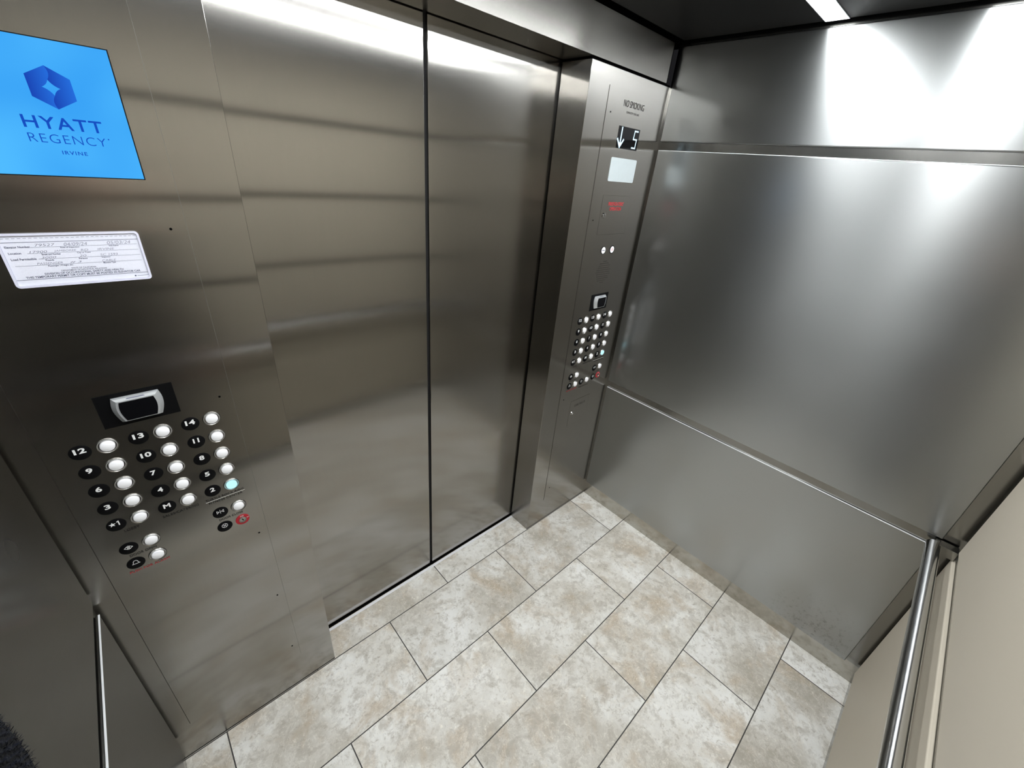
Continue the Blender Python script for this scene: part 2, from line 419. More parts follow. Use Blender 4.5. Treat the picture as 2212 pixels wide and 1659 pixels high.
# ------------------------------------------------------------------ front wall
def return_wall(x0, x1, name, label):
    return structure(MB().box(x0, x1, 0.0, 0.129, 0.0, HZ - 0.007, bev=0.0008), name, M['panel_steel'], label, 'wall')
return_wall(XLB, -JX, 'wall_front_left', 'brushed steel front wall left of the doors, behind the large keypad')
return_wall(JX, XRB, 'wall_front_right', 'brushed steel front wall right of the doors, behind the keypad with the floor indicator')
structure(MB().box(-0.985, 0.988, -0.007, 0.129, HZ, 2.243), 'wall_front_header', M['header_steel'],
          'brushed steel header panel above the doors', 'wall')
structure(MB().box(-1.06, 1.08, 0.172, 0.20, -0.04, 2.35), 'wall_front_shaft', M['void'],
          'black shaft space behind the door leaves, seen in the gaps around them', 'wall')
structure(MB().box(-1.06, 1.08, 0.02, 0.17, 2.244, 2.35).box(XLB, -JX - 0.001, 0.003, 0.128, HZ - 0.007, HZ).box(JX + 0.001, XRB, 0.003, 0.128, HZ - 0.007, HZ).box(XLB, -0.986, 0.02, 0.12, HZ, 2.243).box(0.989, XRB, 0.02, 0.12, HZ, 2.243),
          'trim_2', M['void'], 'black recess around the header panel in the front corners', 'trim')

# ------------------------------------------------------------------ ceiling
structure(MB().box(-1.0, 1.012, -1.40, -0.030, ZC, ZC + 0.02), 'ceiling', M['ceiling'],
          'dark flat ceiling panel with two recessed light strips', 'ceiling')
structure(MB().box(-1.06, 1.08, -1.46, 0.17, 2.351, 2.37), 'ceiling_void', M['void'],
          'black space above the ceiling panel, seen in the gap along its edges', 'ceiling')

# ------------------------------------------------------------------ doors and sill
def door_leaf(x0, x1, name, label):
    o = structure(MB().box(x0, x1, DY, DY + 0.032, 0.010, 2.16, bev=0.002), name, M['door_steel'], label, 'elevator door')
    return o
d1 = door_leaf(-0.565, -0.0062, 'door_1', 'left brushed steel leaf of the centre-opening elevator doors')
d2 = door_leaf(0.0062, 0.565, 'door_2', 'right brushed steel leaf of the centre-opening elevator doors')
MB().box(-0.0062, 0.0062, DY + 0.008, DY + 0.03, 0.010, 2.16).build('edge_seal', M['rubber'], d1)
structure(MB().box(-0.56, 0.56, 0.1170, 0.1285, -0.01, 0.0015), 'trim_1', M['sill'],
          'bright aluminium strip along the foot of the doors', 'trim')
structure(MB().box(-0.56, 0.56, 0.1290, 0.171, -0.02, -0.004), 'trim_3', M['void'],
          'dark sill groove under the door leaves', 'trim')

# ------------------------------------------------------------------ ceiling strip lights
def strip_light(yc, label):
    t = thing('ceiling_light', label, 'ceiling light', (0, yc, ZC), 'strip lights across the ceiling')
    MB().box(-0.985, 1.004, -0.0295, 0.0295, -0.0030, -0.0005).build('diffuser', M['strip'], t)
    f = MB()
    f.box(-0.988, 1.007, -0.0325, -0.0300, -0.0035, -0.0003).box(-0.988, 1.007, 0.0300, 0.0325, -0.0035, -0.0003)
    f.box(1.0045, 1.007, -0.03, 0.03, -0.0035, -0.0003).box(-0.988, -0.9855, -0.03, 0.03, -0.0035, -0.0003)
    f.build('frame', M['alu'], t)
strip_light(-0.5222, 'bright white strip light in the ceiling nearer the doors')
strip_light(-0.8830, 'bright white strip light in the ceiling farther from the doors')

# ------------------------------------------------------------------ handrail on the back wall
hr = thing('handrail', 'round polished steel handrail along the beige back wall', 'handrail', (0, -1.3635, 0.786))
MB().tube((-0.98, 0, 0), (1.006, 0, 0), 0.0190, 40).build('rail', M['rail_steel'], hr, smooth=40)
for x in (-0.80, -0.12):
    MB().tube((x, -0.052, 0), (x, -0.012, 0), 0.010, 20).lathe([(0.0, -0.055), (0.017, -0.055), (0.017, -0.050), (0.0, -0.050)], 24, x, 0).build('bracket', M['rail_steel'], hr, smooth=40)
MB().box(0.992, 1.029, -0.058, 0.0, -0.0165, 0.0165, bev=0.001).build('end_bracket', M['back_steel'], hr)

# ------------------------------------------------------------------ control panels
YF = -0.0015                                     # face of the keypad plates
def numeral_shapes(mb, key, y):
    """white mark in the upper half of a black disc (local, disc centre at 0,0)"""
    y1 = y + 0.0003
    if key == 'star1':
        pts = []
        for k in range(10):
            r = 0.0062 if k % 2 == 0 else 0.0026; a = math.radians(90 + 36 * k)
            pts.append((-0.0058 + r * math.cos(a), 0.0042 + r * math.sin(a)))
        mb.poly(pts, y, y1); mb.poly([(0.0040, -0.0018), (0.0062, -0.0018), (0.0062, 0.0106), (0.0044, 0.0106), (0.0018, 0.0088), (0.0018, 0.0068), (0.0040, 0.0080)], y, y1)
    elif key == 'open':
        mb.stroke([(-0.0019, -0.0015), (-0.0075, 0.0030), (-0.0019, 0.0075)], 0.0011, y, y1, True)
        mb.stroke([(0.0019, -0.0015), (0.0075, 0.0030), (0.0019, 0.0075)], 0.0011, y, y1, True)
        mb.stroke([(0, -0.0025), (0, 0.0085)], 0.0011, y, y1)
    elif key == 'close':
        mb.stroke([(-0.0075, -0.0005), (-0.0025, 0.0035), (-0.0075, 0.0075)], 0.0011, y, y1, True)
        mb.stroke([(0.0075, -0.0005), (0.0025, 0.0035), (0.0075, 0.0075)], 0.0011, y, y1, True)
        mb.stroke([(0, -0.002), (0, 0.0088)], 0.0011, y, y1)
    elif key == 'bell':
        mb.stroke([(-0.0068, -0.0015), (-0.0046, 0.0012), (-0.0040, 0.0058), (-0.0018, 0.0086), (0.0018, 0.0086), (0.0040, 0.0058), (0.0046, 0.0012), (0.0068, -0.0015)], 0.0012, y, y1, True)
    elif key == 'stop':
        oc = [(0.0066 * math.cos(math.radians(22.5 + 45 * k)), 0.0034 + 0.0066 * math.sin(math.radians(22.5 + 45 * k))) for k in range(8)]
        mb.stroke(oc, 0.0011, y, y1, True)
        mb.stroke([(-0.0042, -0.0008), (0.0042, 0.0076)], 0.0011, y, y1); mb.stroke([(0.0042, -0.0008), (-0.0042, 0.0076)], 0.0011, y, y1)
    elif key == 'phone':
        arc = [(0.0066 * math.cos(math.radians(20 + 14 * k)), 0.0018 + 0.0066 * math.sin(math.radians(20 + 14 * k))) for k in range(11)]
        mb.stroke(arc, 0.0022, y, y1)
        mb.stroke([(-0.0056, -0.0022), (-0.0034, 0.0034), (0.0034, 0.0034), (0.0056, -0.0022)], 0.0012, y, y1, True)
    else:
        wd = 0.0185 if len(key) == 2 else (0.0135 if key == 'M' else 0.0100)
        if key == '11': wd = 0.0120
        add_text(mb, key, -wd / 2, wd / 2, -0.0020, 0.0106, y, 0.035)

def call_button(panel, key, x, z, dx, lit=False):
    names = {'star1': 'star 1', 'open': 'door open symbol', 'close': 'door close symbol', 'bell': 'bell symbol', 'stop': 'crossed octagon symbol', 'phone': 'telephone symbol'}
    disc = MB().lathe([(0.0, YF - 0.0012), (0.0160, YF - 0.0012), (0.0171, YF - 0.0006), (0.0172, YF + 0.0004)], 40)
    for i in range(3):                            # raised braille dots under the mark
        for j in range(2):
            if (i * 2 + j + len(key)) % 3: disc.lathe([(0, YF - 0.0020), (0.0006, YF - 0.0016), (0.0008, YF - 0.0011)], 8, -0.003 + 0.0022 * i, -0.0078 + 0.0022 * j)
    p = disc.build('number_plate', M['black'], panel, smooth=50, loc=(x, 0, z))
    p['label'] = 'black disc marked ' + names.get(key, key)
    nm = MB(); numeral_shapes(nm, key, YF - 0.0016); nm.build('numeral', M['white_ink'], p)
    if key == 'stop':
        k = MB().lathe([(0.0088, YF - 0.0015), (0.0162, YF - 0.0015), (0.0166, YF)], 40).build('key_switch', M['red'], panel, smooth=50, loc=(x + dx, 0, z))
        k['label'] = 'red key switch ring with steel lock'
        MB().lathe([(0, YF - 0.0022), (0.0070, YF - 0.0022), (0.0076, YF - 0.0034), (0.0086, YF - 0.0034), (0.0092, YF - 0.0015)], 32).build('lock_cylinder', M['chrome'], k, smooth=40)
        MB().stroke([(-0.0010, 0.0030), (0.0006, -0.0024)], 0.0018, YF - 0.0028, YF - 0.0020).lathe([(0, YF - 0.0028), (0.0016, YF - 0.0028), (0.0016, YF - 0.002)], 12, 0.0008, -0.0016).build('keyhole', M['black'], k)
        tm = MB(); add_text(tm, 'STOP', -0.0042, 0.0042, 0.0105, 0.0138, YF - 0.0018, 0.02); add_text(tm, 'RUN', 0.0102, 0.0152, 0.0010, 0.0042, YF - 0.0018, 0.02)
        tm.build('lettering', M['white_ink'], k)
        return
    b = MB().lathe([(0, -0.0066), (0.0109, -0.0065), (0.0119, -0.0056), (0.0120, YF)], 40).build('call_button', M['lit_cyan'] if lit else M['white'], panel, smooth=50, loc=(x + dx, 0, z))
    if lit: b['label'] = 'lit pale blue call button'
    MB().lathe([(0.0121, YF - 0.0002), (0.0142, YF - 0.0003), (0.0156, YF - 0.0026), (0.0166, YF - 0.0030), (0.0176, YF - 0.0018), (0.0179, YF)], 40).build('collar', M['chrome'], b, smooth=50)

def card_reader(panel, x, z):
    base = MB().box(-0.0635, 0.0635, YF - 0.0008, YF + 0.0002, -0.0375, 0.0375).build('card_reader', M['black'], panel, loc=(x, 0, z))
    base['label'] = 'silver and black card reader'
    def outline(w, h, bulge, n=8):
        pts = []
        for k in range(n + 1):
            t = k / n; pts.append((w / 2 + bulge * math.sin(math.pi * (0.15 + 0.85 * t)) - 0.0008 * t, h / 2 - h * t))
        return pts + [(-px, pz) for px, pz in reversed(pts)]
    o0, o1, o2 = outline(0.069, 0.056, 0.0075), outline(0.057, 0.047, 0.006), outline(0.051, 0.043, 0.005)
    up = lambda o, d: [(a, b + d) for a, b in o]
    MB().loft([(o0, YF), (o0, YF - 0.004), (o1, YF - 0.0145), (o2, YF - 0.0150)], cap1=True).build('bezel', M['silver'], base, smooth=30)
    MB().loft([(up(o2, 0), YF - 0.0149), (o2, YF - 0.0156)], cap1=True).build('reader_window', M['glass_black'], base)
    MB().poly([(-0.016, 0.0), (0.016, 0.0), (0.013, 0.0028), (-0.013, 0.0028)], -0.0003, 0.0003).build('reader_badge', M['pencil'], base, loc=(0, YF - 0.0110, 0.0245))

def screw(panel, x, z, r=0.0022):
    MB().lathe([(0, YF - 0.0008), (r, YF - 0.0008), (r * 1.1, YF)], 16).build('screw_hole', M['void'], panel, loc=(x, 0, z))

def text_part(panel, rows, mat, name='lettering', label=None):
    for (txt, x0, x1, z0, z1, bold) in rows:      # every engraved line is a part of its own
        mb = MB(); add_text(mb, txt, x0, x1, z0, z1, YF - 0.0010, bold)
        o = mb.build(name, mat, panel); o['label'] = label + ' reading ' + txt.lower()

COLS = (-0.112, -0.0199, 0.0725)
ROWS = (1.1920, 1.1408, 1.0895, 1.0385, 0.9874)
KEYS = (('12', '13', '14'), ('9', '10', '11'), ('6', '7', '8'), ('3', '4', '5'), ('star1', 'M', '2'))
def control_panel(cx, dz, dx, label, hw_l, hw_r, z_top):
    p = thing('control_panel', label, 'elevator control panel', (cx, 0, 0), 'elevator control panels')
    MB().box(-hw_l - 0.0012, -hw_l + 0.01, -0.0004, 0.0, 0.1555, z_top).build('seam', M['groove'], p)
    MB().box(hw_r - 0.001, hw_r + 0.0006, -0.0006, 0.0, 0.157, z_top).build('seam', M['faint_groove'], p)
    MB().box(-hw_l, hw_r, YF, -0.0003, 0.157, z_top).build('face_plate', M['panel_steel'], p)
    card_reader(p, 0.0 if cx < 0 else 0.005, 1.2676 + dz)
    for r, zr in enumerate(ROWS):
        for c, xc in enumerate(COLS): call_button(p, KEYS[r][c], xc, zr + dz, dx, KEYS[r][c] == '2')
    call_button(p, 'open', COLS[0] + 0.001, 0.9100 + dz, dx); call_button(p, 'bell', COLS[0] + 0.001, 0.8594 + dz, dx)
    call_button(p, 'close', COLS[2] + 0.001, 0.9113 + dz, dx); call_button(p, 'stop', COLS[2] + 0.001, 0.8607 + dz, dx)
    rows = [('LOBBY', -0.1048, -0.0779, 0.9590 + dz, 0.9652 + dz, 0.0), ('SALES/CATERING', -0.0345, 0.0375, 0.9587 + dz, 0.9647 + dz, 0.0),
            ('TURTLE ROCK A/B/C', 0.0519, 0.1375, 0.9585 + dz, 0.9645 + dz, 0.0), ('FITNESS CENTER', 0.0570, 0.1315, 0.9480 + dz, 0.9540 + dz, 0.0),
            ('DOOR OPEN', -0.1153, -0.0656, 0.8822 + dz, 0.8886 + dz, 0.0), ('DOOR CLOSE', 0.0661, 0.1205, 0.8838 + dz, 0.8900 + dz, 0.0)]
    text_part(p, rows, M['ink'], label='black engraved lettering')
    text_part(p, [('PUSH FOR ALARM', -0.1283, -0.0518, 0.8322 + dz, 0.8384 + dz, 0.0)], M['red_ink'], label='red engraved lettering')
    MB().stroke([(0.0518, 0.9562 + dz), (0.1376, 0.9562 + dz)], 0.0009, YF - 0.0003, YF).build('engraved_line', M['line'], p)
    return p

cpl = control_panel(-0.8045, 0.0, 0.0415, 'large steel keypad panel below the blue screen, left of the doors', 0.1635, 0.1650, 2.06)
for (x, z) in ((0.1390, 1.6199), (0.1405, 1.2431), (0.1430, 0.7892), (0.1445, 0.5073), (0.1458, 0.2269)): screw(cpl, x, z)

cpr = control_panel(0.8125, 0.003, 0.0436, 'steel keypad panel with the floor indicator, right of the doors', 0.1675, 0.1575, 2.060)
call_button(cpr, 'phone', COLS[1], 0.8620, 0.0436)
OX = 0.8125
text_part(cpr, [('NO SMOKING', 0.7440 - OX, 0.8775 - OX, 2.0115, 2.0318, -0.006), ('CAPACITY 3000 LBS.', 0.7686 - OX, 0.8535 - OX, 1.9928, 1.9990, 0.0),
                ('CAR NO. 3', 0.7730 - OX, 0.8568 - OX, 0.7205, 0.7320, -0.008), ('PUSH FOR HELP', 0.7797 - OX, 0.8540 - OX, 0.8300, 0.8350, 0.0)], M['ink'], label='black engraved lettering')
text_part(cpr, [("FIREFIGHTERS'", 0.7570 - OX, 0.8635 - OX, 1.6765, 1.6905, 0.02), ('OPERATION', 0.7700 - OX, 0.8505 - OX, 1.6580, 1.6715, 0.02)], M['red_ink'], label='red engraved lettering')
ind = MB().box(-0.0705, 0.0705, YF - 0.0008, YF, -0.0360, 0.0360).build('floor_indicator', M['glass_black'], cpr, loc=(0.8100 - OX, 0, 1.9148))
ind['label'] = 'black floor indicator lit with a down arrow and 5'
yi, yj = YF - 0.0014, YF - 0.0009
MB().stroke([(-0.0495, 0.0310), (-0.0495, -0.0250)], 0.0060, yi, yj).stroke([(-0.0690, -0.0070), (-0.0500, -0.0310), (-0.0310, -0.0070)], 0.0064, yi, yj).poly([(-0.0660, -0.0120), (-0.0500, -0.0335), (-0.0340, -0.0120), (-0.0495, -0.0200)], yi, yj).build('arrow', M['digit'], ind)
S = MB()
S.stroke([(0.0580, 0.0285), (0.0370, 0.0285)], 0.0048, yi, yj).stroke([(0.0370, 0.0285), (0.0340, 0.0020)], 0.0040, yi, yj).stroke([(0.0340, 0.0010), (0.0570, 0.0010)], 0.0048, yi, yj)
S.stroke([(0.0570, 0.0010), (0.0545, -0.0275)], 0.0040, yi, yj).stroke([(0.0545, -0.0280), (0.0320, -0.0280)], 0.0048, yi, yj).build('digit', M['digit'], ind)
MB().poly(rrect(-0.0875, 0.0875, -0.0413, 0.0413, 0.006), YF - 0.0012, YF).build('emergency_lamp', M['lamp_white'], cpr, loc=(0.8115 - OX, 0, 1.8060))['label'] = 'frosted white emergency lamp cover'
def hatch(x0, x1, z0, z1, zl, xl, lab):
    MB().box(x0 - 0.0007, x1 + 0.0007, YF - 0.00025, YF, z0 - 0.0007, z1 + 0.0007).build('hatch_seam', M['groove'], cpr)
    d = MB().box(x0, x1, YF - 0.0005, YF, z0, z1).build('hatch_door', M['panel_steel'], cpr); d['label'] = lab
    MB().lathe([(0, YF - 0.003), (0.0040, YF - 0.003), (0.0050, YF - 0.0055), (0.0085, YF - 0.0055), (0.0105, YF - 0.001)], 28, xl, zl).build('lock', M['chrome'], d, smooth=40)
hatch(0.7140 - OX, 0.9120 - OX, 1.5657, 1.7138, 1.6400, 0.7397 - OX, 'small locked hatch with red lettering')
hatch(0.7390 - OX, 0.8900 - OX, 0.6130, 0.7610, 0.6876, 0.7600 - OX, 'small locked hatch at the foot of the keypad')
for k, xb in enumerate((0.7797, 0.8427)):
    ib = MB().lathe([(0, YF - 0.0016), (0.0135, YF - 0.0016), (0.0140, YF - 0.0010)], 32).build('round_button', M['white'], cpr, smooth=50, loc=(xb - OX, 0, 1.5003))
    ib['label'] = 'small white round button' + (' with a dark bar' if k == 0 else ' with a red mark')
    MB().lathe([(0.0138, YF - 0.0012), (0.0168, YF - 0.0012), (0.0172, YF)], 32).build('collar', M['black'], ib, smooth=50)
    mk = MB()
    if k == 0: mk.stroke([(-0.0085, 0), (0.0085, 0)], 0.0028, YF - 0.0020, YF - 0.0016)
    else: mk.stroke([(-0.0050, -0.003), (-0.003, 0.004), (0.003, 0.004), (0.0050, -0.003)], 0.0012, YF - 0.0020, YF - 0.0016, True)
    mk.build('mark', M['form_ink'] if k == 0 else M['red_ink'], ib)
gr = MB()
for i in range(-5, 6):
    for j in range(-5, 6):
        if math.hypot(i, j) <= 5.3: gr.lathe([(0, YF - 0.0004), (0.0019, YF - 0.0004), (0.0019, YF)], 8, i * 0.0093 + (0.00465 if j % 2 else 0), j * 0.0093)
gr.build('speaker_grille', M['ink'], cpr, loc=(0.8040 - OX, 0, 1.4060))
for (x, z) in ((0.6717, 1.9846), (0.6732, 1.6216), (0.6752, 0.7937), (0.6775, 0.2283)): screw(cpr, x - OX, z, 0.0024)

# ------------------------------------------------------------------ information screen
scx, scz = -0.8075, 1.7995
sc = thing('information_screen', 'lit blue information screen showing a hotel logo', 'screen', (scx, YF, scz))
MB().box(-0.1260, 0.1260, -0.0012, 0.0, -0.0945, 0.0945).build('screen_frame', M['black'], sc)
disp = MB().box(-0.1243, 0.1243, -0.0016, -0.0010, -0.0930, 0.0930).build('display', M['screen'], sc)
disp['label'] = 'glowing blue display'
lx, lz, LR = -0.7635 - scx, 1.8306 - scz, 0.0283
def arc(p, q, b, n=8):
    """points from p to q bowed sideways by b (left of the direction)"""
    dx, dz = q[0] - p[0], q[1] - p[1]
    return [(p[0] + dx * k / n - dz * b * 4 * (k / n) * (1 - k / n), p[1] + dz * k / n + dx * b * 4 * (k / n) * (1 - k / n)) for k in range(n + 1)]
T, B_, RU, RD, LU, LD = (0, 1), (0, -1), (0.875, 0.5), (0.875, -0.5), (-0.875, 0.5), (-0.875, -0.5)
RM, LM = (0.875, 0.0), (-0.875, 0.0)
st, sl, sr, sb = (-0.04, 0.36), (-0.36, 0.0), (0.36, 0.0), (0.04, -0.36)
petals = [[LU, T] + arc(T, st, 0.16)[1:] + arc(st, sl, 0.10)[1:] + arc(sl, LM, 0.06)[1:],
          [RU, RM] + arc(RM, sr, 0.10)[1:] + arc(sr, st, 0.10)[1:] + arc(st, T, -0.16)[1:-1] + [T],
          [RD, B_] + arc(B_, sb, 0.16)[1:] + arc(sb, sr, 0.10)[1:] + arc(sr, RM, -0.10)[1:],
          [LD, LM] + arc(LM, sl, -0.06)[1:] + arc(sl, sb, 0.10)[1:] + arc(sb, B_, -0.16)[1:-1] + [B_]]
for pt in petals:
    MB().poly([(lx + a * LR, lz + b * LR) for a, b in pt], -0.00175, -0.0016).build('logo_petal', M['petal'], disp)
lm = MB()
add_text(lm, 'HYATT', -0.8098 - scx, -0.7180 - scx, 1.7738 - scz, 1.7908 - scz, -0.0018, 0.012, 0, 1.15)
add_text(lm, 'REGENCY', -0.8097 - scx, -0.7195 - scx, 1.7542 - scz, 1.7665 - scz, -0.0018, -0.012, 0, 1.15)
lm.lathe([(0, -0.0018), (0.0010, -0.0018)], 12, -0.7152 - scx, 1.7655 - scz)
add_text(lm, 'IRVINE', -0.7778 - scx, -0.7480 - scx, 1.7386 - scz, 1.7441 - scz, -0.0018, 0.012, 0, 1.2)
lm.build('logo_lettering', M['letters'], disp)

# ------------------------------------------------------------------ posted permit
pt = thing('permit_holder', 'white posted elevator permit in a clear plastic holder below the screen', 'permit', (-0.8055, YF, 1.5740))
MB().poly(rrect(-0.0895, 0.0895, -0.0440, 0.0440, 0.006), -0.0022, 0.0).build('holder', M['clear'], pt)
rim = MB()
ro, ri = rrect(-0.0895, 0.0895, -0.0440, 0.0440, 0.006), rrect(-0.0862, 0.0862, -0.0407, 0.0407, 0.004)
rv = [[rim.bm.verts.new((x, y, z)) for x, z in o] for o, y in ((ro, -0.0022), (ro, -0.0050), (ri, -0.0050), (ri, -0.0022))]
for a, b in zip(rv, rv[1:]):
    for i in range(len(a)): rim.bm.faces.new((a[i], b[i], b[(i + 1) % len(a)], a[(i + 1) % len(a)]))
rim.build('holder_rim', M['clear'], pt, smooth=30)
pap = MB().box(-0.0858, 0.0858, -0.0026, -0.0021, -0.0403, 0.0403).build('paper', M['paper'], pt)
pap['label'] = 'white printed permit form'
PX, PZ, yp = 0.8055, 1.5740, -0.0028
ru = MB()
for z, wd in ((1.6040, 0.0007), (1.5430, 0.0007)): ru.stroke([(-0.0855, z - PZ), (0.0855, z - PZ)], wd, yp, yp + 0.0002)
for z, x0 in ((1.5955, -0.0560), (1.5858, -0.0600), (1.5762, -0.0500), (1.5660, -0.0800)): ru.stroke([(x0, z - PZ), (0.0825, z - PZ)], 0.00035, yp, yp + 0.0002)
for k in range(27): ru.stroke([(-0.083 + k * 0.0063, 0.0362), (-0.0797 + k * 0.0063, 0.0362)], 0.0005, yp, yp + 0.0002)
ru.build('ruled_lines', M['form_ink'], pap)
pr = MB()
def prt(txt, x0, x1, z0, z1, bold=0.02, mb=pr): add_text(mb, txt, x0 + PX, x1 + PX, z0 - PZ, z1 - PZ, yp, bold)
prt('Elevator Number', -0.8880, -0.8595, 1.5950, 1.5985); prt('Date of Inspection', -0.8245, -0.8010, 1.5922, 1.5950)
prt('Date Expires', -0.7620, -0.7490, 1.5924, 1.5952); prt('Location', -0.8870, -0.8725, 1.5852, 1.5886)
prt('Street and Number', -0.8500, -0.8270, 1.5822, 1.5851); prt('City or Town', -0.8065, -0.7890, 1.5824, 1.5853)
prt('Load Permissible', -0.8870, -0.8580, 1.5752, 1.5788); prt('Pounds', -0.8480, -0.8380, 1.5726, 1.5754)
prt('Persons', -0.8070, -0.7960, 1.5728, 1.5756); prt('Inspector', -0.7770, -0.7650, 1.5729, 1.5757)
prt('Passenger / Freight etc.', -0.8480, -0.8170, 1.5624, 1.5654); prt('Machine Type', -0.7775, -0.7605, 1.5628, 1.5658)
prt('STATE OF CALIFORNIA', -0.8210, -0.7890, 1.5572, 1.5598, 0.01); prt('DEPARTMENT OF INDUSTRIAL RELATIONS', -0.8345, -0.7755, 1.5538, 1.5564, 0.01)
prt('DIVISION OF OCCUPATIONAL SAFETY AND HEALTH', -0.8560, -0.7535, 1.5494, 1.5528, 0.022)
prt('THIS TEMPORARY PERMIT OR COPY MUST BE POSTED IN ELEVATOR CAR', -0.8795, -0.7300, 1.5448, 1.5484, 0.022)
pr.lathe([(0, yp), (0.0014, yp)], 10, -0.7395 + PX, 1.5374 - PZ)
pr.stroke([(-0.7365 + PX, 1.5374 - PZ), (-0.7205 + PX, 1.5374 - PZ)], 0.0006, yp, yp + 0.0002)
pr.build('printed_text', M['form_ink'], pap)
hw = MB()
def hnd(txt, x0, x1, z0, z1): add_text(hw, txt, x0 + PX, x1 + PX, z0 - PZ, z1 - PZ, yp, -0.004, 0.25)
hnd('79527', -0.8540, -0.8295, 1.5966, 1.6012); hnd('04/09/24', -0.8190, -0.7895, 1.5962, 1.6016); hnd('05/03/24', -0.7635, -0.7310, 1.5966, 1.6022)
hnd('17900', -0.8630, -0.8420, 1.5862, 1.5900); hnd('JAMBOREE', -0.8340, -0.8060, 1.5864, 1.5902); hnd('RD', -0.8010, -0.7910, 1.5866, 1.5902); hnd('IRVINE', -0.7790, -0.7560, 1.5868, 1.5906)
hnd('3000', -0.8520, -0.8340, 1.5768, 1.5802); hnd('20', -0.8055, -0.7960, 1.5768, 1.5806); hnd('SC 1593', -0.7780, -0.7540, 1.5770, 1.5810)
hnd('PASSENGER', -0.8600, -0.8290, 1.5668, 1.5704); hnd('# 3', -0.8200, -0.8050, 1.5668, 1.5704); hnd('CABLE', -0.7780, -0.7590, 1.5668, 1.5706)
hw.build('handwriting', M['pencil'], pap)

# ------------------------------------------------------------------ the person holding the camera, standing in the back left corner
PC, PU, PRV = Vector((-0.785, -1.200, 0)), Vector((0.6, 0.8, 0)), Vector((0.8, -0.6, 0))
def B(a, b, z): return PC + PU * a + PRV * b + Vector((0, 0, z))
def skin_mesh(name, nodes, edges, root, mat, parent, levels=2):
    bm = bmesh.new(); lay = bm.verts.layers.skin.verify(); vs = {}
    for k, (co, r) in nodes.items():
        v = bm.verts.new(co); v[lay].radius = (r, r); v[lay].use_root = (k == root); vs[k] = v
    for a, b in edges: bm.edges.new((vs[a], vs[b]))
    me = bpy.data.meshes.new(name); bm.to_mesh(me); bm.free()
    o = bpy.data.objects.new(name, me); COL.objects.link(o)
    o.modifiers.new('skin', 'SKIN').use_smooth_shade = True
    sb = o.modifiers.new('sub', 'SUBSURF'); sb.levels = levels; sb.render_levels = levels
    dg = bpy.context.evaluated_depsgraph_get(); dg.update()
    new = bpy.data.meshes.new_from_object(o.evaluated_get(dg)); o.modifiers.clear(); o.data = new; bpy.data.meshes.remove(me)
    for p in new.polygons: p.use_smooth = True
    new.name = name; new.materials.clear(); new.materials.append(mat)
    if parent: o.parent = parent; o.matrix_parent_inverse = parent.matrix_world.inverted()
    return o
ELB = Vector((-0.920, -0.826, 1.484))
limbs = {'pel': (B(-0.01, 0, 0.92), .105), 'wai': (B(0, 0, 1.07), .100), 'che': (B(0, 0, 1.25), .115), 'upc': (B(-0.01, 0, 1.37), .085)}
arms = {'shl': (Vector((-0.876, -1.095, 1.372)), .050), 'ell': (ELB, .040), 'wrl': (Vector((-0.868, -0.930, 1.690)), .028),
        'shr': (B(-0.01, .165, 1.385), .050), 'elr': (B(-0.01, .225, 1.10), .040), 'wrr': (B(0.07, .235, 0.87), .028)}
legs = {'hpl': (B(0, -.085, .86), .078), 'knl': (B(.02, -.09, .48), .055), 'anl': (B(-.03, -.09, .09), .040),
        'hpr': (B(0, .085, .86), .078), 'knr': (B(.02, .09, .48), .055), 'anr': (B(-.03, .09, .09), .040)}
head = {'nec': (B(-.01, 0, 1.455), .050), 'jaw': (B(.005, 0, 1.530), .050)}
body = {}; body.update(limbs); body.update(arms); body.update(legs); body.update(head)
edges = [('pel', 'wai'), ('wai', 'che'), ('che', 'upc'), ('upc', 'nec'), ('nec', 'jaw'),
         ('upc', 'shl'), ('shl', 'ell'), ('ell', 'wrl'), ('upc', 'shr'), ('shr', 'elr'), ('elr', 'wrr'),
         ('pel', 'hpl'), ('hpl', 'knl'), ('knl', 'anl'), ('pel', 'hpr'), ('hpr', 'knr'), ('knr', 'anr')]
def hand(tag_, wrist, d, side, up):
    """palm, four fingers of unequal length with knuckle bends, thumb from the side of the palm"""
    d, side, up = d.normalized(), side.normalized(), up.normalized()
    body['p' + tag_] = (wrist + d * .045, .024); edges.append(('wr' + tag_, 'p' + tag_))
    for i, (off, ln) in enumerate(((-.030, .070), (-.010, .080), (.010, .075), (.029, .060))):
        kx = wrist + d * .088 + side * off; prev = 'p' + tag_; pos = kx
        for j, f in enumerate((0, .45, .30, .25)):
            if j: pos = pos + (d * math.cos(.35 * j) - up * math.sin(.35 * j)) * ln * f
            k = 'f%s%d%d' % (tag_, i, j); body[k] = (pos.copy(), .0095 - .0009 * j); edges.append((prev, k)); prev = k
    t0 = wrist + d * .030 - side * .030; t1 = t0 + (d * .6 - side * .75 - up * .25) * .035; t2 = t1 + (d * .9 - side * .2 - up * .3) * .030
    prev = 'p' + tag_
    for j, q in enumerate((t0, t1, t2)):
        k = 't%s%d' % (tag_, j); body[k] = (q, .0125 - .0016 * j); edges.append((prev, k)); prev = k
hand('l', arms['wrl'][0], Vector((.05, -.50, .30)), Vector((0, .3, 1)), Vector((-1, 0, 0.1)))
hand('r', arms['wrr'][0], Vector((.05, .10, -1)), -PU, PRV)
person = thing('person', 'person in a navy knit sweater, only the sleeve showing at the lower left corner', 'person', B(0, 0, 0))
bpy.context.view_layer.update()
